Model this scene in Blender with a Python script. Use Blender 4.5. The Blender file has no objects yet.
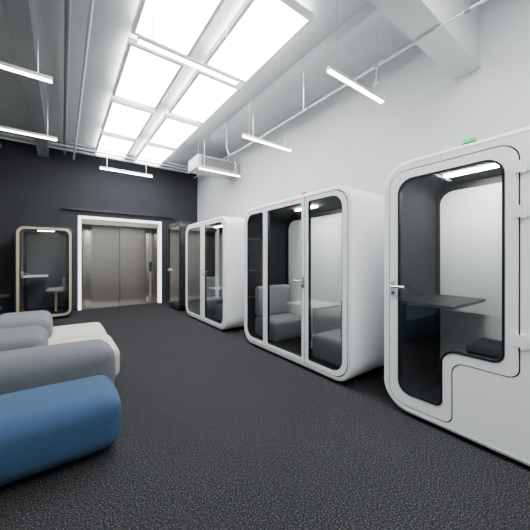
import bpy, bmesh, math, random
from mathutils import Vector, Matrix
from mathutils.geometry import tessellate_polygon
random.seed(3)
S=bpy.context.scene
COL=S.collection
# ---------------------------------------------------------------- materials
def mat(name,color=(.8,.8,.8),rough=.5,metal=0,emit=None,estr=0,noise=0,nscale=50,bump=0,spec=.5,coat=0):
    m=bpy.data.materials.new(name); m.use_nodes=True
    nt=m.node_tree; b=nt.nodes['Principled BSDF']
    b.inputs['Base Color'].default_value=(*color,1)
    b.inputs['Roughness'].default_value=rough
    b.inputs['Metallic'].default_value=metal
    b.inputs['Specular IOR Level'].default_value=spec
    b.inputs['Coat Weight'].default_value=coat
    if emit:
        b.inputs['Emission Color'].default_value=(*emit,1); b.inputs['Emission Strength'].default_value=estr
    if noise or bump:
        tc=nt.nodes.new('ShaderNodeTexCoord'); n=nt.nodes.new('ShaderNodeTexNoise')
        n.inputs['Scale'].default_value=nscale; n.inputs['Detail'].default_value=4
        nt.links.new(tc.outputs['Object'],n.inputs['Vector'])
        if noise:
            r=nt.nodes.new('ShaderNodeValToRGB')
            r.color_ramp.elements[0].position=.3; r.color_ramp.elements[1].position=.7
            r.color_ramp.elements[0].color=(*[c*(1-noise) for c in color],1)
            r.color_ramp.elements[1].color=(*[min(1,c*(1+noise)) for c in color],1)
            nt.links.new(n.outputs['Fac'],r.inputs['Fac']); nt.links.new(r.outputs['Color'],b.inputs['Base Color'])
        if bump:
            bp=nt.nodes.new('ShaderNodeBump'); bp.inputs['Strength'].default_value=bump; bp.inputs['Distance'].default_value=.004
            nt.links.new(n.outputs['Fac'],bp.inputs['Height']); nt.links.new(bp.outputs['Normal'],b.inputs['Normal'])
    return m
def glassmat(name,tint,refl=1.0):
    m=bpy.data.materials.new(name); m.use_nodes=True; nt=m.node_tree; nt.nodes.clear()
    o=nt.nodes.new('ShaderNodeOutputMaterial'); mx=nt.nodes.new('ShaderNodeMixShader')
    t=nt.nodes.new('ShaderNodeBsdfTransparent'); t.inputs[0].default_value=(*tint,1)
    g=nt.nodes.new('ShaderNodeBsdfGlossy'); g.inputs['Roughness'].default_value=.01; g.inputs['Color'].default_value=(refl,refl,refl,1)
    f=nt.nodes.new('ShaderNodeFresnel'); f.inputs[0].default_value=1.6
    nt.links.new(f.outputs[0],mx.inputs[0]); nt.links.new(t.outputs[0],mx.inputs[1]); nt.links.new(g.outputs[0],mx.inputs[2])
    nt.links.new(mx.outputs[0],o.inputs[0]); return m
M={}
M['white']=mat('pod_white_laminate',(.90,.91,.92),.3)
M['black']=mat('black_metal',(.012,.012,.014),.35)
M['seal']=mat('black_seal',(.008,.008,.009),.5,spec=.2)
M['felt']=mat('dark_felt',(.026,.028,.033),.95,noise=.2,nscale=90,spec=.2)
M['feltg']=mat('grey_felt',(.10,.105,.115),.95,noise=.2,nscale=90)
M['glass']=glassmat('tinted_glass',(.88,.91,.92))
M['frost']=mat('frosted_back_glass',(.86,.93,.92),.25)
M['gold']=mat('brushed_gold',(.66,.52,.36),.35,metal=.4)
M['chrome']=mat('chrome',(.75,.75,.76),.2,metal=1)
M['greyf']=mat('sofa_grey_fabric',(.118,.124,.137),.95,noise=.14,nscale=160,bump=.4)
M['greyl']=mat('sofa_light_grey_fabric',(.14,.15,.17),.95,noise=.14,nscale=160,bump=.4)
M['whitef']=mat('sofa_offwhite_fabric',(.52,.49,.435),.95,noise=.06,nscale=160,bump=.4)
M['bluef']=mat('ottoman_blue_fabric',(.026,.065,.135),.95,noise=.25,nscale=180,bump=.4)
M['podsofa']=mat('pod_bench_fabric',(.30,.31,.33),.95,noise=.12,nscale=120)
M['tabw']=mat('white_table_top',(.85,.85,.85),.3)
M['emit']=mat('led_diffuser',(.9,.9,.9),.5,emit=(.95,.98,1),estr=19.5)
M['emitp']=mat('pendant_diffuser',(.9,.9,.9),.5,emit=(1,.99,.97),estr=30)
M['emits']=mat('pod_lamp',(.9,.9,.9),.5,emit=(1,.98,.94),estr=190)
M['lamp2']=mat('booth_lamp',(.9,.9,.9),.5,emit=(1,.93,.8),estr=60)
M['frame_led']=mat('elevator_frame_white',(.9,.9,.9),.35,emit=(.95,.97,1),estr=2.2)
M['green']=mat('green_signal',(.0,.45,.10),.4,emit=(.0,.7,.12),estr=1.2)
M['red']=mat('red_signal',(.6,.02,.02),.4,emit=(.9,.02,.02),estr=1)
M['wallw']=mat('wall_white_paint',(.60,.61,.615),.8,noise=.02,nscale=3)
M['walld']=mat('wall_dark_paint',(.021,.022,.028),.75,noise=.08,nscale=3)
M['ceil']=mat('ceiling_paint',(.52,.53,.535),.9,noise=.03,nscale=4)
M['beam']=mat('beam_paint',(.56,.57,.575),.9)
M['pipe']=mat('pipe_grey',(.6,.61,.62),.5)
M['piped']=mat('pipe_dark',(.22,.225,.23),.5)
M['acw']=mat('ac_housing',(.5,.5,.5),.5)
# carpet
m=bpy.data.materials.new('carpet_speckled'); m.use_nodes=True; nt=m.node_tree; b=nt.nodes['Principled BSDF']
tc=nt.nodes.new('ShaderNodeTexCoord'); n=nt.nodes.new('ShaderNodeTexNoise'); n.inputs['Scale'].default_value=115; n.inputs['Detail'].default_value=4; n.inputs['Roughness'].default_value=.8
n2=nt.nodes.new('ShaderNodeTexNoise'); n2.inputs['Scale'].default_value=1.2
r=nt.nodes.new('ShaderNodeValToRGB'); e=r.color_ramp.elements
e[0].position=.40; e[0].color=(.007,.007,.008,1); e[1].position=.66; e[1].color=(.16,.16,.165,1)
k=e.new(.53); k.color=(.030,.030,.032,1)
mul=nt.nodes.new('ShaderNodeMixRGB'); mul.blend_type='MULTIPLY'; mul.inputs[0].default_value=.25
nt.links.new(tc.outputs['Object'],n.inputs['Vector']); nt.links.new(tc.outputs['Object'],n2.inputs['Vector'])
nt.links.new(n.outputs['Fac'],r.inputs['Fac']); nt.links.new(r.outputs[0],mul.inputs[1]); nt.links.new(n2.outputs['Fac'],mul.inputs[2])
nt.links.new(mul.outputs[0],b.inputs['Base Color']); b.inputs['Roughness'].default_value=.95; b.inputs['Specular IOR Level'].default_value=.05
M['carpet']=m
# brushed steel
m=bpy.data.materials.new('brushed_steel'); m.use_nodes=True; nt=m.node_tree; b=nt.nodes['Principled BSDF']
tc=nt.nodes.new('ShaderNodeTexCoord'); mp=nt.nodes.new('ShaderNodeMapping'); mp.inputs['Scale'].default_value=(60,60,1)
n=nt.nodes.new('ShaderNodeTexNoise'); n.inputs['Scale'].default_value=3
r=nt.nodes.new('ShaderNodeValToRGB'); r.color_ramp.elements[0].color=(.24,.22,.20,1); r.color_ramp.elements[1].color=(.42,.39,.355,1)
nt.links.new(tc.outputs['Object'],mp.inputs[0]); nt.links.new(mp.outputs[0],n.inputs['Vector']); nt.links.new(n.outputs['Fac'],r.inputs[0]); nt.links.new(r.outputs[0],b.inputs['Base Color'])
b.inputs['Metallic'].default_value=.85; b.inputs['Roughness'].default_value=.24; M['steel']=m
# ---------------------------------------------------------------- mesh helpers
def link(name,me,mt,parent=None,smooth=True,ang=35):
    o=bpy.data.objects.new(name,me); COL.objects.link(o)
    if mt: me.materials.append(M[mt])
    if smooth:
        for p in me.polygons: p.use_smooth=True
        me.set_sharp_from_angle(angle=math.radians(ang))
    if parent: o.parent=parent
    return o
def mk(name,verts,faces,mt,parent=None,smooth=True,ang=35):
    me=bpy.data.meshes.new(name); me.from_pydata([tuple(v) for v in verts],[],faces)
    bm=bmesh.new(); bm.from_mesh(me); bmesh.ops.recalc_face_normals(bm,faces=bm.faces); bm.to_mesh(me); bm.free()
    return link(name,me,mt,parent,smooth,ang)
def empty(name,loc=(0,0,0),rz=0):
    o=bpy.data.objects.new(name,None); o.empty_display_size=.2; COL.objects.link(o); o.location=loc; o.rotation_euler=(0,0,rz); return o
def box(name,x0,x1,y0,y1,z0,z1,mt,parent=None,bev=0):
    v=[(x,y,z) for x in(x0,x1) for y in(y0,y1) for z in(z0,z1)]
    f=[(0,1,3,2),(4,6,7,5),(0,4,5,1),(2,3,7,6),(0,2,6,4),(1,5,7,3)]
    me=bpy.data.meshes.new(name); me.from_pydata(v,[],f)
    bm=bmesh.new(); bm.from_mesh(me); bmesh.ops.recalc_face_normals(bm,faces=bm.faces)
    if bev: bmesh.ops.bevel(bm,geom=list(bm.edges),offset=bev,segments=3,profile=.5,affect='EDGES')
    bm.to_mesh(me); bm.free()
    return link(name,me,mt,parent,bool(bev),40)
def rpoly(pts,n=8):
    out=[];N=len(pts)
    for i in range(N):
        x,z,r=pts[i]; p=Vector((x,z)); a=Vector(pts[i-1][:2])-p; c=Vector(pts[(i+1)%N][:2])-p
        if r<=1e-5:
            out+= [p.copy() for _ in range(1)]; continue
        a.normalize(); c.normalize(); th=a.angle(c); d=r/math.tan(th/2)
        p0=p+a*d; p1=p+c*d; cen=p+(a+c).normalized()*(r/math.sin(th/2))
        a0=math.atan2(*(p0-cen).yx); a1=math.atan2(*(p1-cen).yx)
        da=(a1-a0+math.pi)%(2*math.pi)-math.pi
        for j in range(n+1):
            t=a0+da*j/n; out.append(cen+Vector((math.cos(t),math.sin(t)))*r)
    return out
def rrect(x0,x1,z0,z1,r,n=8):
    if not hasattr(r,'__len__'): r=(r,)*4   # BL BR TR TL
    return rpoly([(x0,z0,max(r[0],.001)),(x1,z0,max(r[1],.001)),(x1,z1,max(r[2],.001)),(x0,z1,max(r[3],.001))],n)
def plate(name,outer,holes,y0,y1,mt,parent=None):
    loops=[outer]+holes; tris=tessellate_polygon([[Vector((p[0],p[1],0)) for p in l] for l in loops])
    flat=[p for l in loops for p in l]; N=len(flat)
    v=[(p[0],y0,p[1]) for p in flat]+[(p[0],y1,p[1]) for p in flat]
    f=[tuple(t) for t in tris]+[tuple(i+N for i in reversed(t)) for t in tris]
    o=0
    for l in loops:
        L=len(l)
        for i in range(L):
            a=o+i;b=o+(i+1)%L; f.append((a,b,b+N,a+N))
        o+=L
    return mk(name,v,f,mt,parent)
def sheet(name,outer,y,mt,parent=None):
    v=[(p[0],y,p[1]) for p in outer]
    return mk(name,v,[tuple(range(len(v)))],mt,parent,False)
def shell(name,W,z0,z1,r,D,t,mt,parent,b=.02,y0=0,n=12,i0=0,x0=0):
    prof=[(t,y0),(b,y0),(b*.3,y0+b*.3),(0,y0+b),(0,D-b),(b*.3,D-b*.3),(b,D),(t,D)]
    v=[];loops=[]
    for ins,y in prof:
        ins+=i0
        l=rrect(x0+ins,x0+W-ins,z0+ins,z1-ins,max(r-ins,.01),n); loops.append(l); v+=[(p.x,y,p.y) for p in l]
    L=len(loops[0]);P=len(prof);f=[]
    for k in range(P):
        k2=(k+1)%P
        for i in range(L):
            j=(i+1)%L; f.append((k*L+i,k*L+j,k2*L+j,k2*L+i))
    return mk(name,v,f,mt,parent,True,30)
def cyl(name,p0,p1,r,mt,parent=None,n=16,r2=None):
    p0=Vector(p0);p1=Vector(p1);d=p1-p0;q=d.to_track_quat('Z','Y'); r2=r if r2 is None else r2
    v=[];
    for p,rr in((p0,r),(p1,r2)):
        for i in range(n):
            a=2*math.pi*i/n; v.append(p+q@Vector((rr*math.cos(a),rr*math.sin(a),0)))
    f=[(i,(i+1)%n,n+(i+1)%n,n+i) for i in range(n)]+[tuple(range(n-1,-1,-1)),tuple(range(n,2*n))]
    return mk(name,v,f,mt,parent)
def tube(name,pts,r,mt,parent=None):
    cu=bpy.data.curves.new(name,'CURVE'); cu.dimensions='3D'; cu.bevel_depth=r; cu.bevel_resolution=3
    s=cu.splines.new('POLY'); s.points.add(len(pts)-1)
    for i,p in enumerate(pts): s.points[i].co=(*p,1)
    cu.materials.append(M[mt]); o=bpy.data.objects.new(name,cu); COL.objects.link(o)
    if parent:o.parent=parent
    return o
def soft(name,x0,x1,y0,y1,z0,z1,r,mt,parent=None,bulge=(0,0,0),n=18):
    bm=bmesh.new(); bmesh.ops.create_cube(bm,size=2); bmesh.ops.subdivide_edges(bm,edges=bm.edges[:],cuts=n,use_grid_fill=True)
    c=Vector(((x0+x1)/2,(y0+y1)/2,(z0+z1)/2)); h=Vector(((x1-x0)/2,(y1-y0)/2,(z1-z0)/2)); R=min(r,*h)
    for v in bm.verts:
        p=v.co.copy()
        q=Vector()
        for i in range(3):
            a=p[i]; fl=1-R/h[i]
            q[i]=(a/.6*fl if abs(a)<.6 else math.copysign(fl+(abs(a)-.6)/.4*(1-fl),a))*h[i]
        cl=Vector([max(-(h[i]-R),min(h[i]-R,q[i])) for i in range(3)])
        d=q-cl
        if d.length>1e-6: q=cl+d.normalized()*max(abs(d.x),abs(d.y),abs(d.z))
        u=Vector([q[i]/h[i] for i in range(3)])
        for i in range(3):
            j,k=(i+1)%3,(i+2)%3
            q[i]+=u[i]*bulge[i]*max(0,1-u[j]**2)*max(0,1-u[k]**2)
        v.co=c+q
    me=bpy.data.meshes.new(name); bm.to_mesh(me); bm.free()
    return link(name,me,mt,parent,True,80)
# ---------------------------------------------------------------- room
H=4.35; XR=3.8; YB=9.2; XL=-3.6; YF=-3.2
box('floor',XL-.2,XR+.2,YF-.2,YB+1.2,-.1,0,'carpet')
box('ceiling',XL-.2,XR+.2,YF-.2,YB+.2,H,H+.15,'ceil')
box('wall_right',XR,XR+.2,YF-.2,YB+.2,0,H,'wallw')
box('wall_left',XL-.2,XL,YF-.2,YB+.2,0,H,'wallw')
box('wall_front',XL,XR,YF-.2,YF,0,H,'wallw')
EX0,EX1,EZ=.38,2.54,2.52
wb=empty('wall_back')
box('left_part',XL,EX0-.0,YB,YB+.2,0,H,'walld',wb); box('right_part',EX1,XR,YB,YB+.2,0,H,'walld',wb); box('top_part',EX0,EX1,YB,YB+.2,EZ,H,'walld',wb)
box('baseboard_back',XL,EX0-.05,YB-.015,YB,0,.08,'black')
box('baseboard_right',XR-.015,XR,YF,YB-.02,0,.08,'black')
# elevator
ev=empty('elevator')
fr=.07
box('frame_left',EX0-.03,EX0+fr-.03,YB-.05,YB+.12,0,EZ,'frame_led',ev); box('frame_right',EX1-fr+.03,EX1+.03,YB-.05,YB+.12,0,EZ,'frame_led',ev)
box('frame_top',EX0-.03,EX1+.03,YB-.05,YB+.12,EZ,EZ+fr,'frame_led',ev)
y=YB+.55
box('jamb_left',EX0-.02,EX0+.06,YB+.12,y+.05,0,EZ,'steel',ev); box('jamb_right',EX1-.06,EX1+.02,YB+.12,y+.05,0,EZ,'steel',ev)
box('head_panel',EX0,EX1,YB+.02,y,2.38,EZ,'steel',ev)
box('sill',EX0,EX1,YB-.02,y,0,.012,'steel',ev)
box('return_left',EX0+.06,EX0+.32,y-.08,y+.05,0,2.38,'steel',ev,.004); box('return_right',EX1-.32,EX1-.06,y-.08,y+.05,0,2.38,'steel',ev,.004)
mid=(EX0+EX1)/2
box('door_leaf_left',EX0+.3,mid-.008,y,y+.04,.012,2.38,'steel',ev); box('door_leaf_right',mid+.008,EX1-.3,y,y+.04,.012,2.38,'steel',ev)
box('shaft_dark',EX0,EX1,y+.06,y+.1,0,EZ,'black',ev)
box('call_panel',EX1-.22,EX1-.14,y-.09,y-.08,1.0,1.3,'black',ev)
rl=empty('sliding_door_rail')
box('rail',-.0,2.95,YB-.09,YB-.04,2.74,2.79,'black',rl)
for x in(.1,1,1.9,2.8): box('bracket',x,x+.05,YB-.05,YB-.005,2.72,2.82,'black',rl)
# ---------------------------------------------------------------- beams, pipes
box('ceiling_beam',XL,XR,1.10,1.36,3.55,H,'beam')
box('ceiling_beam.001',-.5,-.28,1.36,YB,4.05,H,'piped')
box('ceiling_beam.002',2.85,2.98,1.36,6.1,4.2,H,'beam')
cp=empty('conduit_pipes')
pts=[(3.79,.2,3.525),(3.3,.22,3.525),(3.0,.32,3.525),(2.86,.5,3.525),(2.8,.8,3.525),(2.8,4.9,3.525),(2.8,5.1,3.56),(2.8,5.2,3.7),(2.8,5.22,H)]
tube('conduit_low',pts,.012,'pipe',cp)
for yy in(.9,1.75,2.8,3.9): cyl('clip',(2.8,yy-.02,3.525),(2.8,yy+.02,3.525),.018,'piped',cp,12)
cyl('sprinkler_drop',(2.8,1.75,3.525),(2.8,1.75,3.36),.009,'pipe',cp,8); cyl('sprinkler_head',(2.8,1.75,3.36),(2.8,1.75,3.34),.022,'pipe',cp,12)
for yy in(1.6,2.9,4.2): cyl('pipe_hanger',(2.8,yy,3.535),(2.8,yy,H),.004,'chrome',cp,6)
tube('conduit_right2',[(3.55,1.37,4.1),(3.55,8.9,4.1)],.018,'pipe',cp)
tube('conduit_right3',[(3.55,3.3,4.1),(3.79,3.3,4.1)],.014,'pipe',cp)
tube('conduit_left',[(.25,1.37,4.1),(.25,9.1,4.1)],.02,'pipe',cp)
tube('conduit_left2',[(.05,1.37,4.2),(.05,9.1,4.2)],.03,'piped',cp)
tube('conduit_left3',[(-1.2,1.37,4.1),(-1.2,9.1,4.1)],.03,'piped',cp)
for i in range(5): tube('cross_%d'%i,[(XL+.1,8.2+i*.14,4.2-.04*(i%2)),(3.3,8.2+i*.14,4.2-.04*(i%2))],.02+.008*(i%2),'pipe',cp)
for x in(-2.5,-1,.45,2.0,3.2): cyl('hanger',(x,8.55,4.16),(x,8.55,H),.008,'pipe',cp,8)
for yy in(2,4,6,8): cyl('hanger',(3.55,yy,4.1),(3.55,yy,H),.006,'pipe',cp,8)
def panel(x0,x1,y0,y1,nm):
    z=4.2; e=empty(nm)
    box('frame_w',x0-.04,x0,y0-.04,y1+.04,z-.01,z+.07,'white',e);box('frame_e',x1,x1+.04,y0-.04,y1+.04,z-.01,z+.07,'white',e)
    box('frame_s',x0,x1,y0-.04,y0,z-.01,z+.07,'white',e);box('frame_n',x0,x1,y1,y1+.04,z-.01,z+.07,'white',e)
    box('diffuser',x0,x1,y0,y1,z,z+.03,'emit',e)
    for a in(x0,x1):
        for b in(y0+.1,y1-.1): cyl('rod',(a,b,z+.05),(a,b,H),.008,'pipe',e,8)
for y0 in(-2.0,-.4,2.33,3.97,5.6,7.22):
    L=1.38 if y0!=-.4 else 1.3
    for x0 in(.73,1.68): panel(x0,x0+.65,y0,y0+L,'ceiling_panel_light')
def pend(x0,x1,y,z=3.45):
    e=empty('linear_pendant_light',((x0+x1)/2,y,z)); w=(x1-x0)/2
    box('housing',-w,w,-.025,.025,.0,.04,'white',e,.004); box('diffuser',-w+.005,w-.005,-.022,.022,-.012,.0,'emitp',e)
    for s in(-w*.75,w*.75): cyl('wire',(s,0,.04),(s,0,H-z-.003),.0035,'chrome',e,6)
pend(2.33,3.38,2.03); pend(2.43,3.49,3.96); pend(.573,1.645,2.81); pend(-1.15,-.09,4.04); pend(-1.13,-.07,5.98); pend(.686,1.81,7.25); pend(2.49,3.56,5.94)
pend(-1.9,-.8,1.8); pend(-3.2,-2.1,.3); pend(-3.2,-2.1,3.0); pend(-3.2,-2.1,5.2)  # pendants nearest the left wall are invented, out of view, for front fill
ac=empty('air_conditioner_unit')
box('housing',2.62,3.74,6.3,6.95,3.62,3.92,'acw',ac,.02)
box('grille_recess',2.7,3.66,6.292,6.3,3.67,3.87,'black',ac)
for i in range(6): box('louver_%d'%i,2.7,3.66,6.28,6.293,3.68+i*.032,3.69+i*.032,'acw',ac)
for x in(2.75,3.6): cyl('rod',(x,6.6,3.9),(x,6.6,H-.003),.01,'pipe',ac,8)
# ---------------------------------------------------------------- pods
def handle(e,x,z,y=-.0,side=1):
    plate('handle_plate',rrect(x-.022,x+.022,z-.09,z+.05,.02),[],y-.008,y,'chrome',e)
    cyl('handle_stem',(x,y-.005,z),(x,y-.055,z),.011,'chrome',e,12)
    cyl('handle_lever',(x,y-.05,z),(x+side*.125,y-.05,z),.011,'chrome',e,12)
    cyl('lock',(x,y-.015,z-.06),(x,y,z-.06),.012,'black',e,12)
def door(e,x0,x1,z0,z1,ro,gx0,gx1,gz0,gz1,rg,fm='white',gm='glass',i=0,edge=.012):
    plate('door_seal_%d'%i,rrect(x0-.006,x1+.006,z0-.006,z1+.006,ro),[rrect(x0+.02,x1-.02,z0+.02,z1-.02,.01)],.008,.03,'seal',e)
    plate('door_frame_%d'%i,rrect(x0+.006,x1-.006,z0+.004,z1-.004,ro),[rrect(gx0,gx1,gz0,gz1,rg)],0,.045,fm,e)
    g2=[max(a-edge,.005) for a in rg]
    plate('glass_edge_%d'%i,rrect(gx0+.0005,gx1-.0005,gz0+.0005,gz1-.0005,rg),[rrect(gx0+edge,gx1-edge,gz0+edge,gz1-edge,g2)],.006,.04,'seal',e)
    sheet('glass_%d'%i,rrect(gx0+edge,gx1-edge,gz0+edge,gz1-edge,g2),.01,gm,e)
def podbody(name,loc,rz,W,Ht,D,r=.24,t=.05,mt='white',liner='felt'):
    e=empty(name,loc,rz)
    shell('shell',W,.03,Ht,r,D,t,mt,e,b=.03)
    shell('liner',W,.03,Ht,r,D-.03,.03,liner,e,b=.005,y0=.05,i0=t+.002)
    box('plinth',r,W-r,.08,D-.08,0,.06,'black',e)
    box('inner_floor',t+.05,W-t-.05,.05,D-.05,.11,.13,'felt',e)
    i=t+.03
    o=rrect(i,W-i,.03+i,Ht-i,r-i,10); q=i+.07
    plate('back_frame',o,[rrect(q,W-q,.03+q,Ht-q,r-.08,10)],D-.045,D-.015,'black',e)
    sheet('back_glass',rrect(q,W-q,.03+q,Ht-q,r-.08,10),D-.03,'frost',e)
    return e
def bench(e,x0,x1,y0,y1,backside,z=.44):
    soft('bench_seat',x0,x1,y0,y1,.135,z,.05,'podsofa',e,(0,0,.01),8)
    if backside<0: soft('bench_back',x0,x0+.13,y0,y1,z,.95,.05,'podsofa',e,(0,0,0),8)
    else: soft('bench_back',x1-.13,x1,y0,y1,z,.95,.05,'podsofa',e,(0,0,0),8)
RZ=-math.pi/2; PX=2.47
def tabletop(e,x0,x1,y0,y1,z,mt,leg=True,nm='table_top'):
    l=rrect(x0,x1,y0,y1,.05); N=len(l)
    v=[(q.x,q.y,z) for q in l]+[(q.x,q.y,z+.025) for q in l]
    mk(nm,v,[tuple(range(N)),tuple(range(2*N-1,N-1,-1))]+[(i,(i+1)%N,N+(i+1)%N,N+i) for i in range(N)],mt,e)
    cx,cy=(x0+x1)/2,(y0+y1)/2
    if leg:
        cyl('table_leg',(cx,cy,.13),(cx,cy,z),.025,mt,e); cyl('table_foot',(cx,cy,.13),(cx,cy,.145),.18,mt,e,24)
def signal(e,x,Ht,mt,y=.1):
    box('signal_base',x-.045,x+.045,y-.03,y+.03,Ht-.005,Ht+.015,'black',e,.003); box('signal_lamp',x-.04,x+.04,y-.025,y+.025,Ht+.015,Ht+.045,mt,e,.004)
Ht=2.23
p=podbody('meeting_pod',(PX,4.0,0),RZ,2.17,Ht,.9)
zs0,zs1=.085,2.175
door(p,.056,.612,zs0,zs1,(.19,.01,.01,.19),.105,.56,.14,2.12,(.15,.03,.03,.15),i=0)
door(p,.614,1.458,zs0,zs1,.01,.665,1.405,.14,2.12,(.03,.03,.03,.03),i=1)
door(p,1.46,2.114,zs0,zs1,(.01,.19,.19,.01),1.52,2.045,.14,2.12,(.03,.15,.15,.03),i=2)
handle(p,1.432,1.12,side=-1)
bench(p,.14,.72,.12,.82,-1); bench(p,1.45,2.03,.12,.82,1)
tabletop(p,.80,1.40,.25,.80,.72,'tabw')
box('ceiling_lamp',.9,1.3,.35,.41,Ht-.105,Ht-.095,'emits',p)
signal(p,1.35,Ht,'red')
p=podbody('meeting_pod',(PX,6.76,0),RZ,2.14,Ht,.9)
door(p,.056,1.05,zs0,zs1,(.19,.01,.01,.19),.15,.94,.14,2.12,(.15,.03,.03,.15),i=0)
door(p,1.052,2.084,zs0,zs1,(.01,.19,.19,.01),1.17,2.01,.14,2.12,(.03,.15,.15,.03),i=1)
handle(p,1.11,1.12,side=-1)
bench(p,.14,.72,.12,.82,-1); bench(p,1.42,2.0,.12,.82,1); tabletop(p,.80,1.34,.25,.80,.72,'tabw')
box('ceiling_lamp',.9,1.3,.35,.41,Ht-.105,Ht-.095,'lamp2',p)
signal(p,1.1,Ht,'red')
# near booth
Ht=2.28; W=2.0
p=empty('phone_booth_pod',(PX,1.48,0),RZ)
shell('shell',W,.03,Ht,.24,1.0,.035,'white',p,b=.03)
box('plinth',.24,W-.24,.08,.9,0,.06,'black',p)
door_out=[(.06,.09,.16),(.585,.09,.07),(.585,.585,.08),(.985,.585,.07),(.985,2.195,.12),(.06,2.195,.16)]
glass_o=[(.147,.20,.11),(.515,.20,.06),(.515,.665,.10),(.905,.665,.07),(.905,2.115,.12),(.147,2.115,.13)]
def off(pts,d):
    N=len(pts);out=[]
    for i in range(N):
        x,z,r=pts[i]; pv=pts[i-1]; nx=pts[(i+1)%N]
        a=Vector((x-pv[0],z-pv[1])).normalized(); b=Vector((nx[0]-x,nx[1]-z)).normalized()
        na=Vector((-a.y,a.x)); nb=Vector((-b.y,b.x)); q=Vector((x,z))+(na+nb)*d
        cr=a.x*b.y-a.y*b.x
        out.append((q.x,q.y,max(.01,r-d if cr>0 else r+d)))
    return out
plate('front_panel',rrect(.033,W-.033,.063,Ht-.033,.207,10),[rpoly(door_out)],.002,.05,'white',p)
plate('door_gap',rpoly(off(door_out,-.003)),[rpoly(off(door_out,.02))],.012,.04,'seal',p)
plate('door_frame',rpoly(off(door_out,.010)),[rpoly(glass_o)],0,.045,'white',p)
plate('glass_edge',rpoly(off(glass_o,.0005)),[rpoly(off(glass_o,.016))],-.004,.04,'seal',p)
sheet('glass',rpoly(off(glass_o,.016)),.01,'glass',p)
handle(p,.105,1.15,side=1)
for z in(2.02,1.72,.85):
    cyl('hinge',(1.0,-.012,z-.05),(1.0,-.012,z+.05),.012,'white',p); box('hinge_leaf',.955,1.045,-.006,.0,z-.04,z+.04,'white',p)
shell('liner',1.02,.07,Ht-.04,.19,.94,.035,'felt',p,b=.005,y0=.055,x0=.04)
box('inner_floor',.08,1.02,.06,.94,.105,.12,'felt',p)
plate('back_frame',rrect(.045,1.055,.08,Ht-.06,.18),[rrect(.12,.98,.14,Ht-.14,.14)],.942,.972,'black',p)
sheet('back_glass',rrect(.12,.98,.14,Ht-.14,.14),.955,'frost',p)
box('desk_top',.085,.55,.12,.90,.98,1.01,'black',p,.006); box('desk_apron',.085,.12,.2,.85,.80,.98,'black',p)
box('inner_lamp',.35,.75,.45,.52,Ht-.10,Ht-.085,'emits',p)
cyl('stool_post',(.76,.5,.12),(.76,.5,.58),.03,'black',p); cyl('stool_base',(.76,.5,.12),(.76,.5,.135),.2,'black',p,24)
soft('stool_seat',.56,.96,.3,.7,.58,.68,.05,'felt',p,n=8); soft('stool_back',.90,.97,.3,.7,.68,.95,.03,'felt',p,n=8)
signal(p,.68,Ht,'green',.07)
def booth(name,loc,rz,W,Ht,D,frame):
    p=podbody(name,loc,rz,W,Ht,D,r=.16,t=.04,mt='black',liner='feltg')
    plate('door_frame',rrect(.03,W-.03,.07,Ht-.04,.14),[rrect(.08,W-.08,.12,Ht-.09,.11)],-.012,.035,frame,p)
    plate('door_inner_frame',rrect(.0805,W-.0805,.1205,Ht-.0905,.11),[rrect(.105,W-.105,.145,Ht-.115,.09)],.0,.03,'seal',p)
    sheet('glass',rrect(.105,W-.105,.145,Ht-.115,.09),.01,'glass',p)
    handle(p,.13,1.08,y=0,side=1)
    box('desk_top',.12,.12+W*.42,.15,D-.1,.98,1.01,'tabw' if frame=='gold' else 'black',p,.005)
    cyl('stool_post',(W*.68,.45,.12),(W*.68,.45,.6),.025,'gold',p); cyl('stool_base',(W*.68,.45,.12),(W*.68,.45,.135),.19,'black',p,24)
    soft('stool_seat',W*.68-.19,W*.68+.19,.26,.64,.6,.7,.05,'podsofa',p,n=8)
    soft('stool_back',W*.68+.13,W*.68+.19,.26,.64,.7,.95,.03,'podsofa',p,n=8)
    box('inner_lamp',W*.35,W*.65,.4,.46,Ht-.09,Ht-.08,'lamp2',p)
    for c in p.children:
        if c.name.startswith('back_glass'): c.data.materials[0]=M['feltg']
    return p
booth('phone_booth_pod',(2.52,8.3,0),RZ,1.05,2.42,.95,'black')
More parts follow.
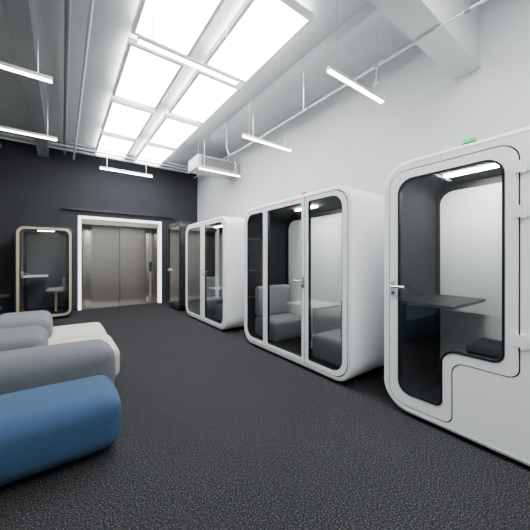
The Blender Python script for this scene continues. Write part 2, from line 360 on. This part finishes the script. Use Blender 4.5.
booth('phone_booth_pod',(-.84,8.08,0),0,1.05,2.16,.98,'gold')
# ---------------------------------------------------------------- sofa & ottoman
ot=empty('blue_ottoman')
soft('cushion',-1.15,.34,2.2,2.80,.05,.42,.10,'bluef',ot,(.03,.03,.02),24)
box('base',-1.0,.2,2.34,2.7,.0,.09,'black',ot)
so=empty('modular_sofa')
soft('arm_bolster',-.95,.40,2.95,3.42,.05,.58,.13,'greyf',so,(.03,.02,.02),24)
soft('seat_near',-.40,.52,3.42,4.20,.08,.42,.08,'whitef',so,(.01,0,.02),20)
soft('seat_far',-.40,.50,4.23,5.1,.08,.42,.08,'whitef',so,(.01,0,.02),20)
soft('back_near',-.72,-.14,3.43,4.18,.08,.65,.12,'greyf',so,(.02,0,.0),20)
soft('back_far',-.72,-.12,4.26,5.12,.08,.68,.12,'greyl',so,(.02,0,.0),20)
box('base',-.62,.3,3.1,5.0,0,.1,'black',so)
ch=empty('black_lounge_chair',(-1.3,7.5,0),.3)
soft('seat',-.3,.3,-.3,.3,.38,.5,.06,'felt',ch,n=8); soft('backrest',-.3,.3,.2,.32,.48,.95,.05,'felt',ch,n=8)
for x in(-.25,.25):
    for yy in(-.25,.25): cyl('leg',(x,yy,0),(x*.9,yy*.9,.4),.014,'black',ch,8)
tb=empty('side_table',(-1.05,6.85,0))
cyl('top',(0,0,.72),(0,0,.745),.27,'black',tb,32); cyl('post',(0,0,.01),(0,0,.72),.022,'black',tb); cyl('foot',(0,0,0),(0,0,.015),.2,'black',tb,32)
# ---------------------------------------------------------------- world, camera
w=bpy.data.worlds.new('World'); S.world=w; w.use_nodes=True
w.node_tree.nodes['Background'].inputs[0].default_value=(.5,.52,.55,1); w.node_tree.nodes['Background'].inputs[1].default_value=.3
cam=bpy.data.cameras.new('camera'); co=bpy.data.objects.new('camera',cam); COL.objects.link(co); S.camera=co
co.location=(0,0,1.4); co.rotation_euler=(math.pi/2,0,-math.radians(36.1))
cam.sensor_width=36; cam.lens=278/530*36; cam.shift_y=-6/530; cam.clip_start=.05
